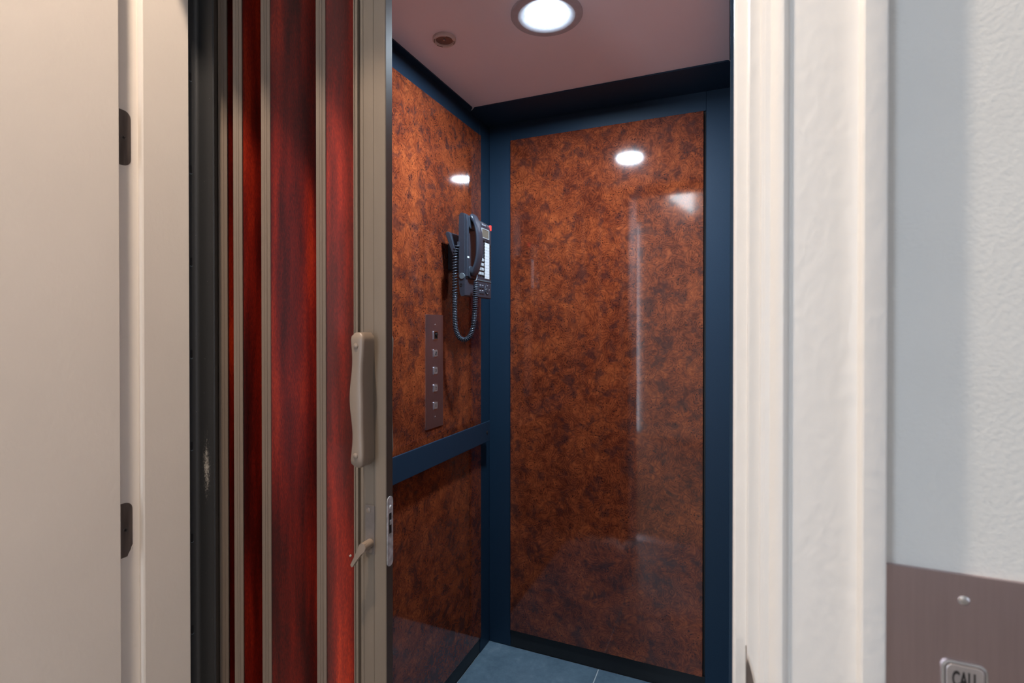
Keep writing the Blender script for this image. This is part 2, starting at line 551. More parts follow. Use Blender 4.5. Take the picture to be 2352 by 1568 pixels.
struct('trim_6', PR([(YW + v, HEAD + RB + .009 + u) for u, v in [(0, 0), (0, -.008), (.008, -.012), (.017, -.0165), (.024, -.0105), (.03, -.0128), (.07, -.015), (.075, -.024), (.0935, -.024), (.0935, 0)]], XL - RB - .1, XR + RB + .1, 'x'), M['trim_paint'], 'white moulded casing over the doorway')
# hinge leaves let into the left rebate
def hinge_leaf(z0, z1, chipped):
    y0, y1, r = .489, .5195, .011
    pts = rrect(y0, y1, z0, z1, r, 5)
    leaf = obj('hinge_leaf', PR(pts, XL - RB - .002, XL - RB + .0007, 'x'), M['hinge'], jl, 'brown metal hinge leaf' + (' with chipped paint edge' if chipped else ''))
    zc = (z0 + z1) / 2
    for yy, zz in ((.509, zc), (.4975, z1 - .014), (.4975, z0 + .014)):
        s = obj('screw', LA([(.0040, 0), (.0040, .0006), (.0034, .0009), (.0034, .0004), (.0018, .0001), (0, -.0003)], (XL - RB + .0006, yy, zz), (1, 0, 0), 20), M['hinge'], leaf)
        bm = bmesh.new()
        for a in (0.3, 0.3 + math.pi / 2):
            c, s2 = math.cos(a), math.sin(a)
            q = [(-.0022, -.0005), (.0022, -.0005), (.0022, .0005), (-.0022, .0005)]
            prism(bm, [(yy + c * u - s2 * v, zz + s2 * u + c * v) for u, v in q], XL - RB + .0008, XL - RB + .0013, 'x')
        # never a fourth level: the driver slots belong to the leaf
        obj('screw_slot', bm, M['dark'], leaf)
    if chipped:
        bm = bmesh.new()
        prism(bm, [(y1 + .0002, z0 + .017), (y1 - .0018, z0 + .0135), (y1 - .003, z0 + .0095), (y1 - .0065, z0 + .0035), (y1 - .008, z0 - .0005), (y1 - .004, z0 + .001), (y1 - .001, z0 + .006)], XL - RB + .0002, XL - RB + .0011, 'x')
        obj('paint_drip', bm, M['paint'], leaf)
hinge_leaf(.2557, .342, False)
hinge_leaf(-.359, -.2737, True)
for zc in (.2988, -.3163):
    obj('hinge_knuckle', LA([(0, -.044), (.005, -.044), (.0055, -.043), (.0055, .043), (.005, .044), (0, .044)], (XL - RB - .004, .484, zc), (0, 0, 1), 20), M['hinge'], jl, smooth=True)
# strike plate whose rounded lip laps over the right jamb edge, paint left along its outline
SX, SZ, SH, SWD = XR + RB, -.345, .057, .0087
def strike_outline(w, h):
    return [(SX + w * (1 - abs(t) ** 2.3), SZ + h * t) for t in [1 - 2 * k / 24 for k in range(25)]]
sp = obj('strike_plate', PR(strike_outline(SWD - .0008, SH - .001), YW - .0011, YW + .001, 'y'), M['hinge'], jr, 'brown strike plate lip lapping over the jamb edge')
ol, il = strike_outline(SWD, SH), strike_outline(SWD - .0008, SH - .0022)
obj('paint_edge', PR(ol + il[::-1], YW - .0013, YW + .001, 'y'), M['paint'], sp)
obj('plate_flat', PR(rrect(YW + .001, YS - .003, SZ - SH + .006, SZ + SH - .006, .004, 4), SX - .0008, SX + .001, 'x'), M['hinge'], sp)

# the landing door, swung square into the hall
door = thing('door_1', 'open white painted landing door swung into the hall at the far left', 'door', (-.8525, .04, F + .008))
del door['category']
door['kind'] = 'structure'
DX1, DX0, DY1, DY0 = -.8345, -.8705, .480, -.398
obj('door_slab', B(DX0, DX1, DY0, DY1, F + .008, HEAD + RB - .004, bev=.0012, seg=2), M['paint'], door)
for zc in (.2988, -.3163):
    obj('hinge_leaf', B(DX0 + .003, DX1 - .005, DY1 - .001, DY1 + .0012, zc - .043, zc + .043, bev=.0005), M['hinge'], door)
kb = obj('door_knob', LA([(0, 0), (.032, 0), (.032, .004), (.012, .008), (.011, .03), (.026, .04), (.029, .052), (.022, .064), (0, .067)], (DX1 - .0005, DY0 + .065, -.27), (1, 0, 0), 28), M['hinge'], door, smooth=True)

# ================================================================== hoistway around the cab (closes the gap behind the jambs)
struct('wall_shaft', (lambda bm: (box(bm, -1.45, -1.40, YE + .001, 2.15, F - .1, HC), box(bm, .36, .41, YE + .001, 2.15, F - .1, HC), box(bm, -1.45, .41, 2.15, 2.2, F - .1, HC),
                                  box(bm, -1.45, .41, YE + .001, 2.2, HC, HC + .05), box(bm, -1.45, .41, YE + .001, 2.2, F - .2, F - .1), bm)[-1])(bmesh.new()), M['concrete'], 'dark hoistway block around the cab')

# ================================================================== the cab
# --- floor with slate tiles
fl = struct('floor_cab', B(CX0 - .02, CX1 + .02, YE + .018, CY1 + .02, F - .06, F - .004), M['grout'], 'slate tiled lift floor with pale grout')
TX = [-.869, -.433, .003 + .016]
TYs = [CY1 - .003 - .442 * k for k in range(4)]
g = .005
for i in range(2):
    for j in range(3):
        y1, y0 = TYs[j], max(TYs[j + 1], YE + .02)
        if y1 - y0 < .02:
            continue
        obj('tile', B(TX[i] + (g / 2 if i else 0), TX[i + 1] - g / 2, y0 + g, y1, F - .006, F, bev=.0008), M['tile'], fl)
# --- left wall: dark frame, burl panel, kick rail
wl = struct('wall_cab_left', B(CX0 - .03, CX0 - .006, CYF, CY1 + .03, F, CZ + .02), M['navy'], 'left lift wall with burl panel in dark blue frame')
obj('stile', B(CX0 - .006, CX0 + .003, 1.7510, CY1 + .002, F, CZ, bev=.001), M['navy'], wl)
obj('stile', B(CX0 - .006, CX0 + .003, CYF, CYF + .07, F, CZ, bev=.001), M['navy'], wl)
obj('top_rail', B(CX0 - .006, CX0 + .001, CYF + .07, 1.7510, .7275, CZ), M['navy'], wl)
obj('bottom_rail', B(CX0 - .006, CX0 + .001, CYF + .07, 1.7510, F, -1.170), M['black_steel'], wl)
obj('burl_panel', B(CX0 - .006, -.865, CYF + .072, 1.7500, -1.169, .7270), M['burl_left'], wl, 'glossy burl wood laminate panel')
# --- back wall
wb = struct('wall_cab_back', B(CX0 - .03, CX1 + .03, CY1 + .004, CY1 + .03, F, CZ + .02), M['black_steel'], 'back lift wall with tall burl panel in dark blue frame')
obj('stile', B(CX0 + .0035, -.779, CY1 - .003, CY1 + .004, F, .789, bev=.001), M['navy'], wb)
obj('stile', B(-.072, CX1, CY1 - .003, CY1 + .004, F, .789, bev=.001), M['navy'], wb)
obj('top_rail', B(-.7785, -.0725, CY1 - .003, CY1 + .004, .7245, .789, bev=.0006), M['navy'], wb)
obj('bottom_rail', B(-.7785, -.0725, CY1 - .001, CY1 + .004, F, -1.165), M['black_steel'], wb)
obj('burl_panel', B(-.776, -.080, 1.825, CY1 + .003, -1.1625, .7225, bev=.0007), M['burl_back'], wb, 'tall glossy burl wood laminate panel')
# --- right wall, seen edge-on
wr = struct('wall_cab_right', B(CX1, CX1 + .024, CYF, CY1 + .03, F, CZ + .02), M['navy'], 'right lift wall seen edge-on behind the jamb')
obj('stile', B(.0005, CX1, CYF, CYF + .05, F, CZ - .004, bev=.001), M['navy'], wr)
obj('burl_panel', B(CX1 - .007, CX1, CYF + .052, 1.75, -1.169, .727), M['burl_left'], wr, 'burl wood laminate panel facing the phone wall')
# --- ceiling: putty coloured panel held by dark border plates with rounded inner corners
cl = struct('ceiling_cab', B(CX0 - .02, CX1 + .03, CYF, CY1 + .03, CZ + .003, CZ + .02), M['cab_ceiling'], 'putty coloured lift ceiling with dark border')
CB = [(-.849, 1.653)]
def border(pts):
    return PR(pts, CZ - .0015, CZ + .003)
r = .010
def arc(cx, cy, r, a0, a1, n=6):
    return [(cx + r * math.cos(math.radians(a0 + (a1 - a0) * i / n)), cy + r * math.sin(math.radians(a0 + (a1 - a0) * i / n))) for i in range(n + 1)]
obj('border_plate', border([(CX0, CYF), (-.849, CYF)] + arc(-.849 - r, 1.653 - r + .003, r, 0, 70) + [(-.866, 1.672), (CX0, 1.678)]), M['navy'], cl)
obj('border_plate', border([(CX0, CY1), (CX0, 1.680), (-.8642, 1.674)] + arc(-.849 + r, 1.653 + r, r, 200, 270) + arc(-.001 - r, 1.653 + r, r, 270, 350) + [(.018, 1.69), (CX1, 1.69), (CX1, CY1)]), M['navy'], cl)
obj('border_plate', border([(CX1, CYF), (CX1, 1.686)] + arc(-.001 + r, 1.653 - r, r, 90, 180) + [(-.001, CYF)]), M['navy'], cl)
# --- front header and sill
struct('wall_cab_front', B(CX0 - .02, CX1 + .02, YE + .022, .64, .765, CZ + .02), M['navy'], 'dark header rail above the folding gate')
struct('trim_7', B(XL, XR, YE - .07, YE + .016, F, F + .004, bev=.001), M['steel'], 'metal landing sill across the doorway')

# --- recessed lamp in the cab ceiling
lx, ly = -.4264, 1.236
lamp = thing('recessed_downlight', 'lit round recessed ceiling light inside the lift', 'ceiling light', (lx, ly, CZ - .006), None)
obj('trim_ring', LA([(.0905, .0025), (.0905, -.001), (.0885, -.0035), (.072, -.0035), (.0535, -.0008), (.0515, .0025)], (lx, ly, CZ), (0, 0, 1), 64), M['fixture_grey'], lamp, smooth=True)
obj('lens', LA([(0, -.0006), (.0505, -.0006), (.0505, .0028), (0, .0028)], (lx, ly, CZ), (0, 0, 1), 48), M['lamp_cab'], lamp, 'glowing white lens')
# --- small unlit spot
sx, sy = -.719, 1.230
spot = thing('puck_spotlight', 'small unlit round spot in the lift ceiling near the left wall', 'spotlight', (sx, sy, CZ - .008))
obj('trim_ring', LA([(.0315, .0025), (.0315, -.004), (.029, -.007), (.025, -.0065), (.0235, -.003), (.0235, .0025)], (sx, sy, CZ), (0, 0, 1), 48), M['fixture_white'], spot, smooth=True)
obj('lens', LA([(0, .001), (.012, .0008), (.0232, -.002), (.0232, .0026), (0, .0026)], (sx, sy, CZ), (0, 0, 1), 40), M['fixture_glass'], spot, smooth=True)
obj('bulb', LA([(0, -.004), (.003, -.003), (.0042, .0002), (.004, .002)], (sx, sy, CZ), (0, 0, 1), 20), M['chrome'], spot, smooth=True)
for a in (15, 130, 195, 310):
    obj('vent_slot', PR(arc(sx, sy, .0278, a, a + 36, 6) + arc(sx, sy, .0262, a + 36, a, 6), CZ - .0072, CZ - .0062), M['dark'], spot)

# --- hall lamps
hx, hy = -.55, .20
hl = thing('hall_downlight', 'small warm ceiling downlight just outside the doorway', 'ceiling light', (hx, hy, HC - .006))
obj('trim_ring', LA([(.046, .0), (.046, -.004), (.040, -.006), (.030, -.002), (.030, .0)], (hx, hy, HC), (0, 0, 1), 40), M['fixture_white'], hl, smooth=True)
obj('lens', LA([(0, -.001), (.028, -.001), (.028, .0), (0, .0)], (hx, hy, HC), (0, 0, 1), 40), M['lamp_hall'], hl)
wsc = thing('wall_light', 'white wedge shaped wall light high on the opposite hall wall', 'wall light', (-.49, -2.39, 1.27))
obj('backplate', B(-.56, -.42, -2.4, -2.385, 1.30, 1.46, bev=.003), M['fixture_white'], wsc)
obj('shade', PR([(-.375, 1.275), (-.365, 1.50), (-.615, 1.50), (-.605, 1.455), (-.47, 1.345)], -2.385, -2.31, 'y'), M['lamp_sconce'], wsc, 'frosted glass shade, lit', bev=.006)

# ================================================================== handrail
rail = thing('handrail', 'flat dark blue handrail bar on the left lift wall', 'handrail', (-.83, 1.25, -.42))
RX = -.830
obj('bar', B(RX - .006, RX, CYF + .05, 1.757, -.4205, -.346, bev=.0014, seg=2), M['navy'], rail)
for yy in (1.735, .80):
    obj('bracket', B(-.865, RX - .006, yy - .007, yy + .007, -.402, -.366), M['black_steel'], rail)
    s = obj('screw', LA([(0, .0026), (.004, .0022), (.0072, .0002), (.0072, -.001), (0, -.001)], (RX, yy - .004, -.386), (1, 0, 0), 20), M['black_steel'], rail, smooth=True)
    obj('hex_socket', LA([(0, .0031), (.0028, .0031), (.0028, .0022), (0, .0022)], (RX, yy - .004, -.386), (1, 0, 0), 6), M['dark'], s)

# ================================================================== operating panel on the left wall
WX = -.865
cp = thing('lift_control_panel', 'narrow brushed steel lift button plate on the left wall', 'control panel', (WX, 1.4145, -.314))
obj('plate', PR(rrect(1.3635, 1.4655, -.314, .0444, .0015, 2), WX, WX + .003, 'x'), M['steel_cool'], cp)
def screw_head(parent, c, axis, r, mat):
    return obj('screw', LA([(0, .0018), (r * .6, .0016), (r, .0002), (r, -.0005), (0, -.0005)], c, axis, 18), mat, parent, smooth=True)
screw_head(cp, (WX + .003, 1.417, .0125), (1, 0, 0), .0036, M['chrome'])
screw_head(cp, (WX + .003, 1.417, -.280), (1, 0, 0), .0036, M['chrome'])
def ring_yz(y, z, w, h, r, t, x0, x1):
    o = rrect(y - w / 2, y + w / 2, z - h / 2, z + h / 2, r, 5)
    i = rrect(y - w / 2 + t, y + w / 2 - t, z - h / 2 + t, z + h / 2 - t, max(r - t, .0006), 5)
    bm = bmesh.new()
    rows = [[bm.verts.new((x, p[0], p[1])) for p in q] for x, q in ((x0, o), (x1, o), (x1, i), (x0, i))]
    n = len(o)
    for a in range(4):
        A_, B_ = rows[a], rows[(a + 1) % 4]
        for k in range(n):
            bm.faces.new((A_[k], A_[(k + 1) % n], B_[(k + 1) % n], B_[k]))
    return bm
BY = 1.417
ksw = obj('key_switch', ring_yz(BY, -.0215, .0245, .0275, .003, .0030, WX + .003, WX + .0055), M['chrome'], cp, 'black slide switch in a bright surround')
obj('rocker', B(WX + .003, WX + .0038, BY - .0092, BY + .0092, -.0322, -.0108), M['dark'], ksw)
obj('slider', B(WX + .0038, WX + .009, BY - .004, BY + .0085, -.0215, -.0145, bev=.0008), M['ink'], ksw)
for zc, ch, ink in ((-.0777, '@', 'ink_red'), (-.1333, '3', 'ink'), (-.1889, '2', 'ink'), (-.2445, '1', 'ink')):
    b_ = obj('button', PR(rrect(BY - .0102, BY + .0102, zc - .0108, zc + .0108, .0035, 5), WX + .003, WX + .0055, 'x'), M['button'], cp, bev=.0006)
    obj('button_surround', ring_yz(BY, zc, .0245, .0255, .0045, .0019, WX + .003, WX + .0048), M['chrome'], b_)
    text_mesh('button_mark', ch, .0135, M['ink' if ch != '@' else 'ink'], b_, (WX + .0056, BY, zc), (0, 1, 0), (0, 0, 1), bold=.0003 if ch != '@' else 0)

# ================================================================== call station on the hall wall
cs = thing('call_station', 'brushed steel plate with CALL button on the hall wall', 'call panel', (.166, YW, -.60))
CXc = .166
obj('plate', PR(rrect(CXc - .0500, CXc + .051, -.60, -.1885, .0012, 2), YW - .0035, YW, 'y'), M['steel'], cs)
screw_head(cs, (CXc, YW - .0035, -.208), (0, -1, 0), .0038, M['chrome'])
screw_head(cs, (CXc, YW - .0035, -.58), (0, -1, 0), .0038, M['chrome'])
zc = -.2545 - .0145
cb = obj('button', PR(rrect(CXc - .0118, CXc + .0118, zc - .0122, zc + .0122, .0045, 6), YW - .0065, YW - .0035, 'y'), M['button'], cs, bev=.0007)
o_ = rrect(CXc - .0142, CXc + .0142, zc - .0145, zc + .0145, .006, 6)
i_ = rrect(CXc - .0124, CXc + .0124, zc - .0128, zc + .0128, .0048, 6)
bm = bmesh.new()
rows = [[bm.verts.new((p[0], y, p[1])) for p in q] for y, q in ((YW - .0035, o_), (YW - .0052, o_), (YW - .0056, i_), (YW - .0035, i_))]
for a in range(4):
    for k in range(len(o_)):
        bm.faces.new((rows[a][k], rows[a][(k + 1) % len(o_)], rows[(a + 1) % 4][(k + 1) % len(o_)], rows[(a + 1) % 4][k]))
obj('button_surround', bm, M['chrome'], cb, smooth=True)
text_mesh('button_lettering', 'CALL', .0165, M['ink'], cb, (CXc, YW - .0067, zc + .0012), (1, 0, 0), (0, 0, 1), bold=.0003, squeeze=.42)

# ================================================================== black steel channel the gate slides out of
ch = thing('gate_jamb_channel', 'slotted black steel channel between the cream jamb and the folding gate', 'steel channel', (-.873, .624, F))
bm = PR([(-.876, .614), (-.873, .613), (-.8725, .6215)] + arc(-.8672, .6225, .0053, 170, 90 + 180, 6)[:0] +
        [(-.8722, .6235), (-.8712, .6262), (-.8690, .6282), (-.8660, .6292), (-.8345, .6300), (-.8335, .6325), (-.870, .6345), (-.8765, .631)], F, .765)
obj('channel', bm, M['worn_steel'], ch, smooth=True, sm_angle=50)
for k in range(-3, 7):
    zc = -.0445 + .1622 * (k - 3) + .1622
    if zc > .6 or zc < F + .05:
        continue
    rim = PR(arc(.61725, zc - .0062, .0026, 200, 340, 6) + arc(.61725, zc - .0056, .0018, 340, 200, 6), -.8734, -.8721, 'x')
    obj('slot_rim', rim, M['cap_grey'], ch)
    sl = obj('slot', PR(rrect(.6155, .6190, zc - .0075, zc + .0075, .00165, 4), -.8734, -.8722, 'x'), M['dark'], ch)

# ================================================================== folding gate
GT, GB = .745, F + .012
gate = thing('folding_gate', 'half-open accordion gate of glossy mahogany panels and bronze hinge strips', 'gate', (-.68, .69, F))
YF = .662
FX = [-.873, -.849, -.811, -.743, -.620]
PW = .095
def panel(a, b, mat, t=.006, inset=.004):
    a, b = Vector(a), Vector(b)
    d = (b - a).normalized()
    n = Vector((-d.y, d.x))
    a2, b2 = a + d * inset, b - d * inset
    pts = [a2 + n * t / 2, b2 + n * t / 2, b2 - n * t / 2, a2 - n * t / 2]
    return obj('panel', PR([(p.x, p.y) for p in pts], GB + .01, GT - .01), mat, gate)
def hinge_strip(c, ang, w=.0150, d=.0075):
    """extruded hinge moulding with two grooves, facing the direction ang"""
    pr = [(-w / 2, d * .30), (-w / 2, -d * .42), (-w / 2 + .0006, -d * .5), (-.0024, -d * .5), (-.0021, -d * .44), (-.0017, -d * .44), (-.0014, -d * .54),
          (.0014, -d * .54), (.0017, -d * .44), (.0021, -d * .44), (.0024, -d * .5), (w / 2 - .0006, -d * .5), (w / 2, -d * .42), (w / 2, d * .30), (.003, d * .6), (-.003, d * .6)]
    ca, sa = math.cos(ang), math.sin(ang)
    return obj('hinge_strip', PR([(c[0] + ca * u - sa * v, c[1] + sa * u + ca * v) for u, v in pr], GB, GT), M['bronze'], gate)
for k in range(len(FX)):
    f0 = (FX[k], YF)
    hinge_strip(f0, math.radians(36))
    if k + 1 < len(FX):
        mx = (FX[k] + FX[k + 1]) / 2
        half = (FX[k + 1] - FX[k]) / 2
        bk = (mx, YF + math.sqrt(PW ** 2 - half ** 2))
        panel(f0, bk, M['mahogany'][k % 3])
        panel(bk, (FX[k + 1], YF), M['mahogany'][(k + 1) % 3])
    else:
        bk = (-.556, .733)
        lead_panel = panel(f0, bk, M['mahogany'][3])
        panel(bk, (-.536, .676), M['mahogany'][0], inset=.003)
        obj('chip', LA([(0, .0036), (.0012, .0036), (.0020, .0033), (.0021, .0025), (0, .0025)], (-.590, .6953, -.3826), (.743, -.669, 0), 9), M['scrape'], lead_panel)
    hinge_strip(bk, math.radians(180), w=.012)
# leading post: bronze extrusion, seen from the hall, shade painted as a darker strip on its cab-facing edge
PX0, PX1, PY0, PY1 = -.5490, -.4868, .655, .6717
prof = [(PX0, .668), (PX0, .6560), (PX0 + .0012, .6550), (PX0 + .0030, .6550), (PX0 + .0034, .6570), (PX0 + .0040, .6570), (PX0 + .0044, .6550),
        (PX0 + .0088, .6550), (PX0 + .0092, .6605), (PX0 + .0128, .6605), (PX0 + .0134, .6570), (PX0 + .0182, .6570), (PX0 + .0186, .6582), (PX0 + .0190, .6570), (PX0 + .0236, .6570),
        (PX0 + .0238, .6552), (PX0 + .0395, .6550), (PX0 + .0398, .6556), (PX0 + .0402, .6556), (PX0 + .0405, .6550),
        (PX1 - .0008, PY0), (PX1, PY0 + .0008), (PX1, PY1 - .0006), (PX1 - .0006, PY1), (PX0 + .006, PY1)]
post = obj('lead_post', PR(prof, GB, GT), M['bronze_post'], gate, 'bronze leading post of the gate')
obj('edge_strip', B(PX1 - .0002, PX1 + .0004, PY0 + .0010, PY1 - .0002, GB, GT), M['bronze_shaded'], post)
obj('rear_cover', B(PX0 + .021, PX1 - .001, PY1, PY1 + .0012, GB, GT), M['post_rear'], post)
# wavy pull handles, one on each side
def pull(front):
    bm = bmesh.new()
    z0, z1 = -.2110, -.0055
    n = 36
    rows = []
    for i in range(n + 1):
        t = i / n
        z = z1 + (z0 - z1) * t
        # centre line sways, rounded ends
        sway = .0016 * math.sin(2 * math.pi * (t * 1.55 + .02))
        end = min(t, 1 - t) / .065
        e = math.sqrt(max(0, 1 - (1 - min(end, 1)) ** 2))
        w = (.0112 + .0012 * math.cos(2 * math.pi * 2 * t)) * (0.42 + 0.58 * e)
        cx = -.5193 + sway
        if front:
            yf, yb = .6255 + .004 * (1 - e), .6575
        else:
            yf, yb = .7040 - .004 * (1 - e), .6700
        s = 1 if front else -1
        r = .0028
        # section, wider at the front face, a little waisted at the post
        sec = [(cx - w * .86, yb), (cx - w * .80, (yf + yb) / 2), (cx - w, yf + s * r * 2), (cx - w, yf + s * r), (cx - w + r * .4, yf + s * r * .3), (cx - w + r, yf),
               (cx + w - r, yf), (cx + w - r * .4, yf + s * r * .3), (cx + w, yf + s * r), (cx + w, yf + s * r * 2), (cx + w * .80, (yf + yb) / 2), (cx + w * .86, yb)]
        rows.append([bm.verts.new((x, y, z)) for x, y in sec])
    for a, b in zip(rows, rows[1:]):
        m = len(a)
        for k in range(m):
            bm.faces.new((a[k], a[(k + 1) % m], b[(k + 1) % m], b[k]))
    bm.faces.new(rows[0])
    bm.faces.new(rows[-1])
    h = obj('pull_handle', bm, M['bronze'], gate, 'wavy bronze pull handle' if front else 'matching pull handle on the cab side', smooth=True, sm_angle=40)
    for zz in (-.0262, -.1925):
        t = (zz - z1) / (z0 - z1)
        cx = -.5210 + .0016 * math.sin(2 * math.pi * (t * 1.55 + .02))
        y = .6256 if front else .7039
        obj('rivet', LA([(0, .0020), (.0028, .0018), (.0043, .0008), (.0045, -.0006), (0, -.0006)], (cx, y, zz), (0, -1 if front else 1, 0), 22), M['bronze'], h, smooth=True)
pull(True)
pull(False)
# latch with thumb lever
lt = obj('latch_plate', B(-.5250, -.5075, .6535, .6575, -.352, -.275, bev=.0008), M['latch'], gate, 'bronze latch plate with thumb lever')
for zz in (-.2835, -.3455):
    obj('screw', LA([(0, .0012), (.003, .0011), (.0043, .0003), (.0043, -.0004), (0, -.0004)], (-.5185 if zz > -.3 else -.5160, .6535, zz), (0, -1, 0), 20), M['bronze'], lt, smooth=True)
lv = bmesh.new()
lathe(lv, [(0, 0), (.0064, 0), (.0064, .0185), (.0058, .0200), (0, .0203)], (-.5150, .6535, -.3335), (0, -1, 0), 24)
arm = [(-.5210, -.3305), (-.5165, -.3268), (-.5110, -.3280), (-.5086, -.3335), (-.5110, -.3395), (-.5180, -.3455), (-.5250, -.3545), (-.5335, -.3665), (-.5352, -.3672), (-.5376, -.3640), (-.5300, -.3500), (-.5250, -.3400)]
prism(lv, arm, .6335, .6395, 'y')
obj('thumb_lever', lv, M['bronze'], lt, smooth=True, sm_angle=40)
# lock faceplate let into the post edge
fy0, fy1 = PY0 + .0016, PY1 - .0004
fp = obj('lock_faceplate', PR(rrect(fy0, fy1, -.3690, -.2605, (fy1 - fy0) / 2 - .0002, 8), PX1, PX1 + .0014, 'x'), M['zinc'], gate, 'rounded zinc lock faceplate')
obj('latch_slot', B(PX1 + .0010, PX1 + .00155, fy0 + .0045, fy1 - .0042, -.3180, -.2865), M['dark'], fp)
obj('hook_bolt', B(PX1 + .0010, PX1 + .0022, fy0 + .0060, fy1 - .0050, -.3045, -.2975), M['zinc'], fp)
screw_head(fp, (PX1 + .0012, (fy0 + fy1) / 2, -.2770), (1, 0, 0), .0030, M['zinc'])
obj('track', B(-.875, CX1 - .005, .652, .676, GT, .765), M['navy'], gate)

# ================================================================== telephone on the left wall
PHX, PHB = -.769, -.790        # front and back of the body
PY_0, PY_1 = 1.440, 1.636
ph = thing('telephone', 'charcoal corded desk telephone mounted on the left lift wall', 'telephone', (-.80, 1.54, .103))
# body: rounded top, chamfered foot, extruded across its width
side = [(PHB, .150), (PHB + .004, .112), (PHB + .009, .1035), (PHX - .003, .1035), (PHX, .107), (PHX, .352), (PHX - .0012, .3595), (PHX - .0040, .3645), (PHX - .0080, .3665), (PHB + .0095, .3665), (PHB + .0055, .3650), (PHB + .0022, .3610), (PHB + .0008, .355), (PHB, .33)]
bm = bmesh.new()
ny = 12
rows = []
for i in range(ny + 1):
    t = i / ny
    y = PY_0 + (PY_1 - PY_0) * t
    drop = .006 * max(0, (t - .25) / .75) ** 1.6        # the top edge falls away to the right
    rows.append([bm.verts.new((x, y, z - (drop if z > .3 else 0))) for x, z in side])
for a, b in zip(rows, rows[1:]):
    m = len(a)
    for k in range(m):
        bm.faces.new((a[k], a[(k + 1) % m], b[(k + 1) % m], b[k]))
bm.faces.new(rows[0])
bm.faces.new(rows[-1])
body = obj('body', bm, M['phone'], ph, smooth=True, sm_angle=30)
# raised cheek around the cradle with the hollow the handset lies in
cheek = PR([(PHX, .162), (PHX + .006, .166), (PHX + .008, .200), (PHX + .008, .340), (PHX + .004, .362), (PHX - .004, .366), (PHX - .004, .162)], PY_0 + .004, PY_0 + .016, 'y')
obj('cradle_cheek', cheek, M['phone'], ph, bev=.002)
for z0_, z1_, s in ((.318, .362, 1), (.160, .200, -1)):
    obj('cradle_cup', PR(rrect(PY_0 + .016, PY_0 + .070, z0_, z1_, .010, 5), PHX - .002, PHX + .010, 'x'), M['phone'], ph, bev=.003)
# handset: bowed bar with two heavier ends
bm = bmesh.new()
hy_c = 1.4815
n = 30
rows = []
for i in range(n + 1):
    t = i / n
    z = .3665 + (.1690 - .3665) * t
    bow = math.sin(math.pi * min(max((t - .02) / .96, 0), 1))
    xf = PHX + .016 + .022 * bow ** .8                   # front face
    endk = max(abs(t - .5) - .31, 0) / .19
    xb = PHX + .022 + .0035 - .020 * min(endk * 1.8, 1) if endk > 0 else PHX + .0255   # back face: open grip in the middle
    xb = min(xb, xf - .010)
    w = .0205 + .0040 * min(endk * 1.6, 1)
    rr = min(t, 1 - t) / .04
    e = math.sqrt(max(0.04, 1 - (1 - min(rr, 1)) ** 2))
    w *= (.55 + .45 * e)
    xm = (xf + xb) / 2
    hf = (xf - xb) / 2 * (.6 + .4 * e)
    sec = []
    for k in range(16):
        a = 2 * math.pi * k / 16
        ca, sa = math.cos(a), math.sin(a)
        q = .55
        sec.append(bm.verts.new((xm + hf * math.copysign(abs(ca) ** q, ca), hy_c + w * math.copysign(abs(sa) ** q, sa), z)))
    rows.append(sec)
for a, b in zip(rows, rows[1:]):
    for k in range(16):
        bm.faces.new((a[k], a[(k + 1) % 16], b[(k + 1) % 16], b[k]))
bm.faces.new(rows[0])
bm.faces.new(rows[-1])
obj('handset', bm, M['phone'], ph, 'bowed charcoal handset', smooth=True, sm_angle=50)
# lower hinge line with a round end cap, jack and navigation dial
obj('hinge_line', B(PHX - .002, PHX + .0016, PY_0 + .006, PY_1 - .002, .1605, .1640), M['cap_grey'], ph)
obj('hinge_cap', LA([(0, .0022), (.009, .0020), (.0100, .0006), (.0100, -.003), (0, -.003)], (PHX - .009, PY_0, .1665), (0, -1, 0), 28), M['cap_grey'], ph, smooth=True)
obj('headset_jack', LA([(.0048, .001), (.0030, .0012), (.0022, -.001), (0, -.001)], (PHX - .012, PY_0, .1395), (0, -1, 0), 18), M['dark'], ph)
nd = obj('navigation_dial', LA([(0, .003), (.006, .003), (.0065, .0018), (.012, .0024), (.0165, .0020), (.0180, .0002), (.0180, -.001), (0, -.001)], (PHX, 1.603, .1345), (1, 0, 0), 36), M['phone'], ph, smooth=True)
for a in range(4):
    t = math.radians(90 * a)
    obj('dial_arrow', LA([(0, .0008), (.0016, .0006), (.0016, 0), (0, 0)], (PHX + .0022, 1.603 + .0135 * math.cos(t), .1345 + .0135 * math.sin(t)), (1, 0, 0), 8), M['key_grey'], nd)
# display
ds = obj('display_frame', ring_yz(1.5885, .3235, .058, .033, .002, .0025, PHX, PHX + .0018), M['key_grey'], ph)
obj('display', B(PHX - .0005, PHX + .0009, 1.562, 1.615, .3095, .3375), M['lcd'], ph, 'brownish display window')
for yy in (1.575, 1.602):
    obj('soft_key', B(PHX, PHX + .002, yy - .010, yy + .010, .2955, .3010, bev=.0006), M['ink'], ph)
obj('message_light', PR(rrect(1.628, 1.6365, .3415, .3605, .0038, 5), PHX - .010, PHX + .0012, 'x'), M['led_red'], ph, 'glowing red message light')
text_mesh('maker_lettering', 'Panasonic', .0072, M['ink_grey'], ph, (PHX + .0003, 1.578, .3515), (0, 1, 0), (0, 0, 1))
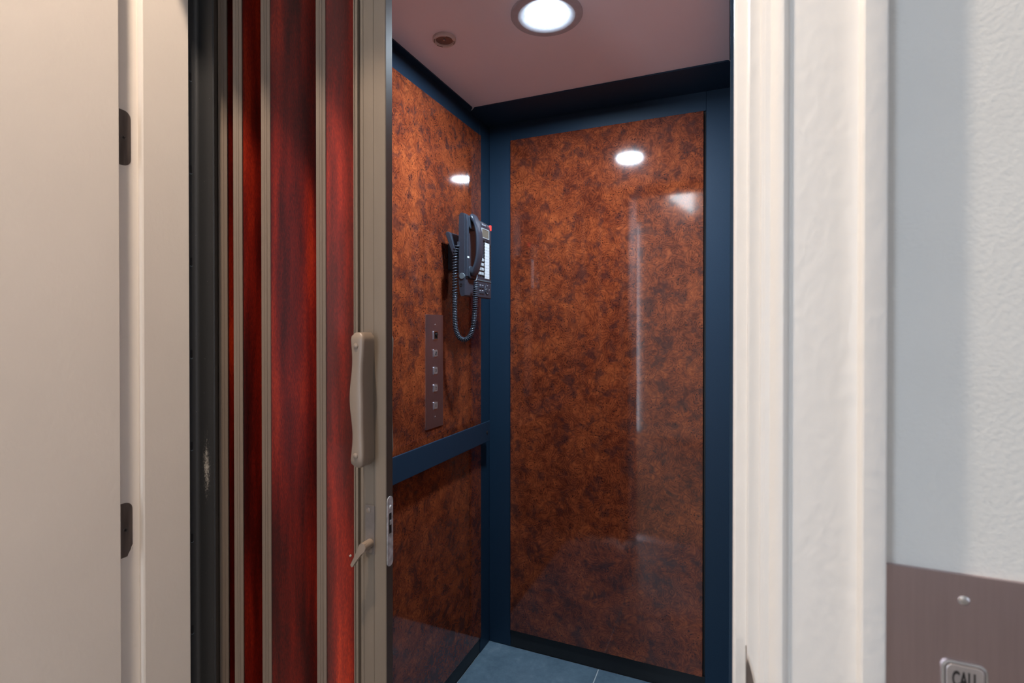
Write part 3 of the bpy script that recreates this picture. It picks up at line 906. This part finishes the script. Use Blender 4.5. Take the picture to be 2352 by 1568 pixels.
# white paper strip with rows of marks and small keys at both sides
st = obj('label_strip', B(PHX, PHX + .0012, 1.585, 1.6195, .1715, .2935), M['label_white'], ph, 'white paper strip listing extension lines')
for k in range(12):
    zz = .2885 - k * .0101
    obj('strip_print', B(PHX + .0011, PHX + .0014, 1.589, 1.596 + .003 * (k % 3), zz - .0008, zz + .0006), M['ink_grey'], st)
    obj('strip_print', B(PHX + .0011, PHX + .0014, 1.605, 1.611 + .003 * ((k * 2) % 3), zz - .0008, zz + .0006), M['ink_grey'], st)
    for yy in (1.5795, 1.6255):
        obj('line_key', B(PHX, PHX + .0024, yy - .0036, yy + .0036, zz - .0034, zz + .0034, bev=.0008), M['ink'], ph)
for i in range(3):
    for j in range(4):
        obj('number_key', B(PHX, PHX + .0035, 1.5260 + i * .0175, 1.5390 + i * .0175, .1800 + j * .0155, .1905 + j * .0155, bev=.0012), M['key_grey'], ph)
for i in range(2):
    for j in range(2):
        obj('function_key', B(PHX, PHX + .0025, 1.545 + i * .018, 1.558 + i * .018, .118 + j * .018, .125 + j * .018, bev=.0008), M['phone'], ph)
        obj('key_caption', B(PHX, PHX + .0003, 1.546 + i * .018, 1.557 + i * .018, .1275 + j * .018, .1300 + j * .018), M['ink_grey'], ph)
obj('sticker', B(PHX + .0075, PHX + .0086, PY_0 + .0045, PY_0 + .0155, .2235, .2290), M['label_white'], ph, 'small white sticker')
# tilt stand leaning back to the wall and the wall bracket
bm = PR([(-.8435, .3060), (-.8400, .3115), (-.8330, .3125), (-.8270, .3065), (-.7900, .2050), (-.7900, .1850), (-.7970, .1850)], 1.4480, 1.6200, 'y')
obj('tilt_stand', bm, M['phone'], ph, bev=.0015)
obj('wall_bracket', B(-.865, -.790, 1.500, 1.580, .195, .285, bev=.002), M['phone'], ph)
# coiled cord: from the body's side, down in a loop, up to the foot of the handset
ctrl = [(-.794, 1.437, .262), (-.800, 1.436, .245), (-.8025, 1.437, .215), (-.8035, 1.438, .150), (-.8040, 1.439, .080), (-.8040, 1.440, .030), (-.8010, 1.442, -.005),
        (-.7920, 1.446, -.027), (-.7790, 1.452, -.035), (-.7650, 1.458, -.029), (-.7545, 1.463, -.006), (-.7490, 1.466, .030), (-.7465, 1.468, .080), (-.7450, 1.470, .125), (-.7445, 1.472, .152)]
def catmull(P, per):
    out = []
    P = [Vector(p) for p in P]
    for i in range(len(P) - 1):
        p0, p1, p2, p3 = P[max(i - 1, 0)], P[i], P[i + 1], P[min(i + 2, len(P) - 1)]
        for k in range(per):
            t = k / per
            out.append(.5 * (2 * p1 + (p2 - p0) * t + (2 * p0 - 5 * p1 + 4 * p2 - p3) * t * t + (3 * p1 - p0 - 3 * p2 + p3) * t ** 3))
    out.append(P[-1])
    return out
path = catmull(ctrl, 60)
s = [0]
for a, b in zip(path, path[1:]):
    s.append(s[-1] + (b - a).length)
tot = s[-1]
pts = []
ang = 0
prev_u = None
step = .00055
pos = 0
idx = 0
while pos < tot:
    while idx < len(s) - 2 and s[idx + 1] < pos:
        idx += 1
    f = (pos - s[idx]) / max(s[idx + 1] - s[idx], 1e-9)
    c = path[idx].lerp(path[idx + 1], f)
    d = (path[idx + 1] - path[idx]).normalized()
    if prev_u is None:
        prev_u = d.cross(Vector((0, 1, 0))).normalized()
    u = (prev_u - d * prev_u.dot(d)).normalized()
    prev_u = u
    w = d.cross(u)
    rel = pos / tot
    pitch = .0088 if rel < .30 else (.0053 if rel < .82 else .0068)
    ang += 2 * math.pi * step / pitch
    pts.append(c + (u * math.cos(ang) + w * math.sin(ang)) * .0066)
    pos += step
bm = bmesh.new()
lead = [Vector((-.7895, 1.4405, .268)), Vector((-.7905, 1.436, .266))]
tail = [Vector((-.7440, 1.476, .160)), Vector((-.7440, 1.4790, .172))]
tube(bm, lead + pts + tail, .0021, 6)
obj('coiled_cord', bm, M['cord'], ph, 'coiled handset cord hanging in a loop', smooth=True, sm_angle=80)
obj('cord_plug', B(-.7935, -.7860, 1.4345, 1.4410, .259, .275, bev=.001), M['phone'], ph)

# ------------------------------------------------------------------ raise everything from eye level to floor level
for o in COL.objects:
    if o.parent is None and o is not cam:
        o.location.z += H
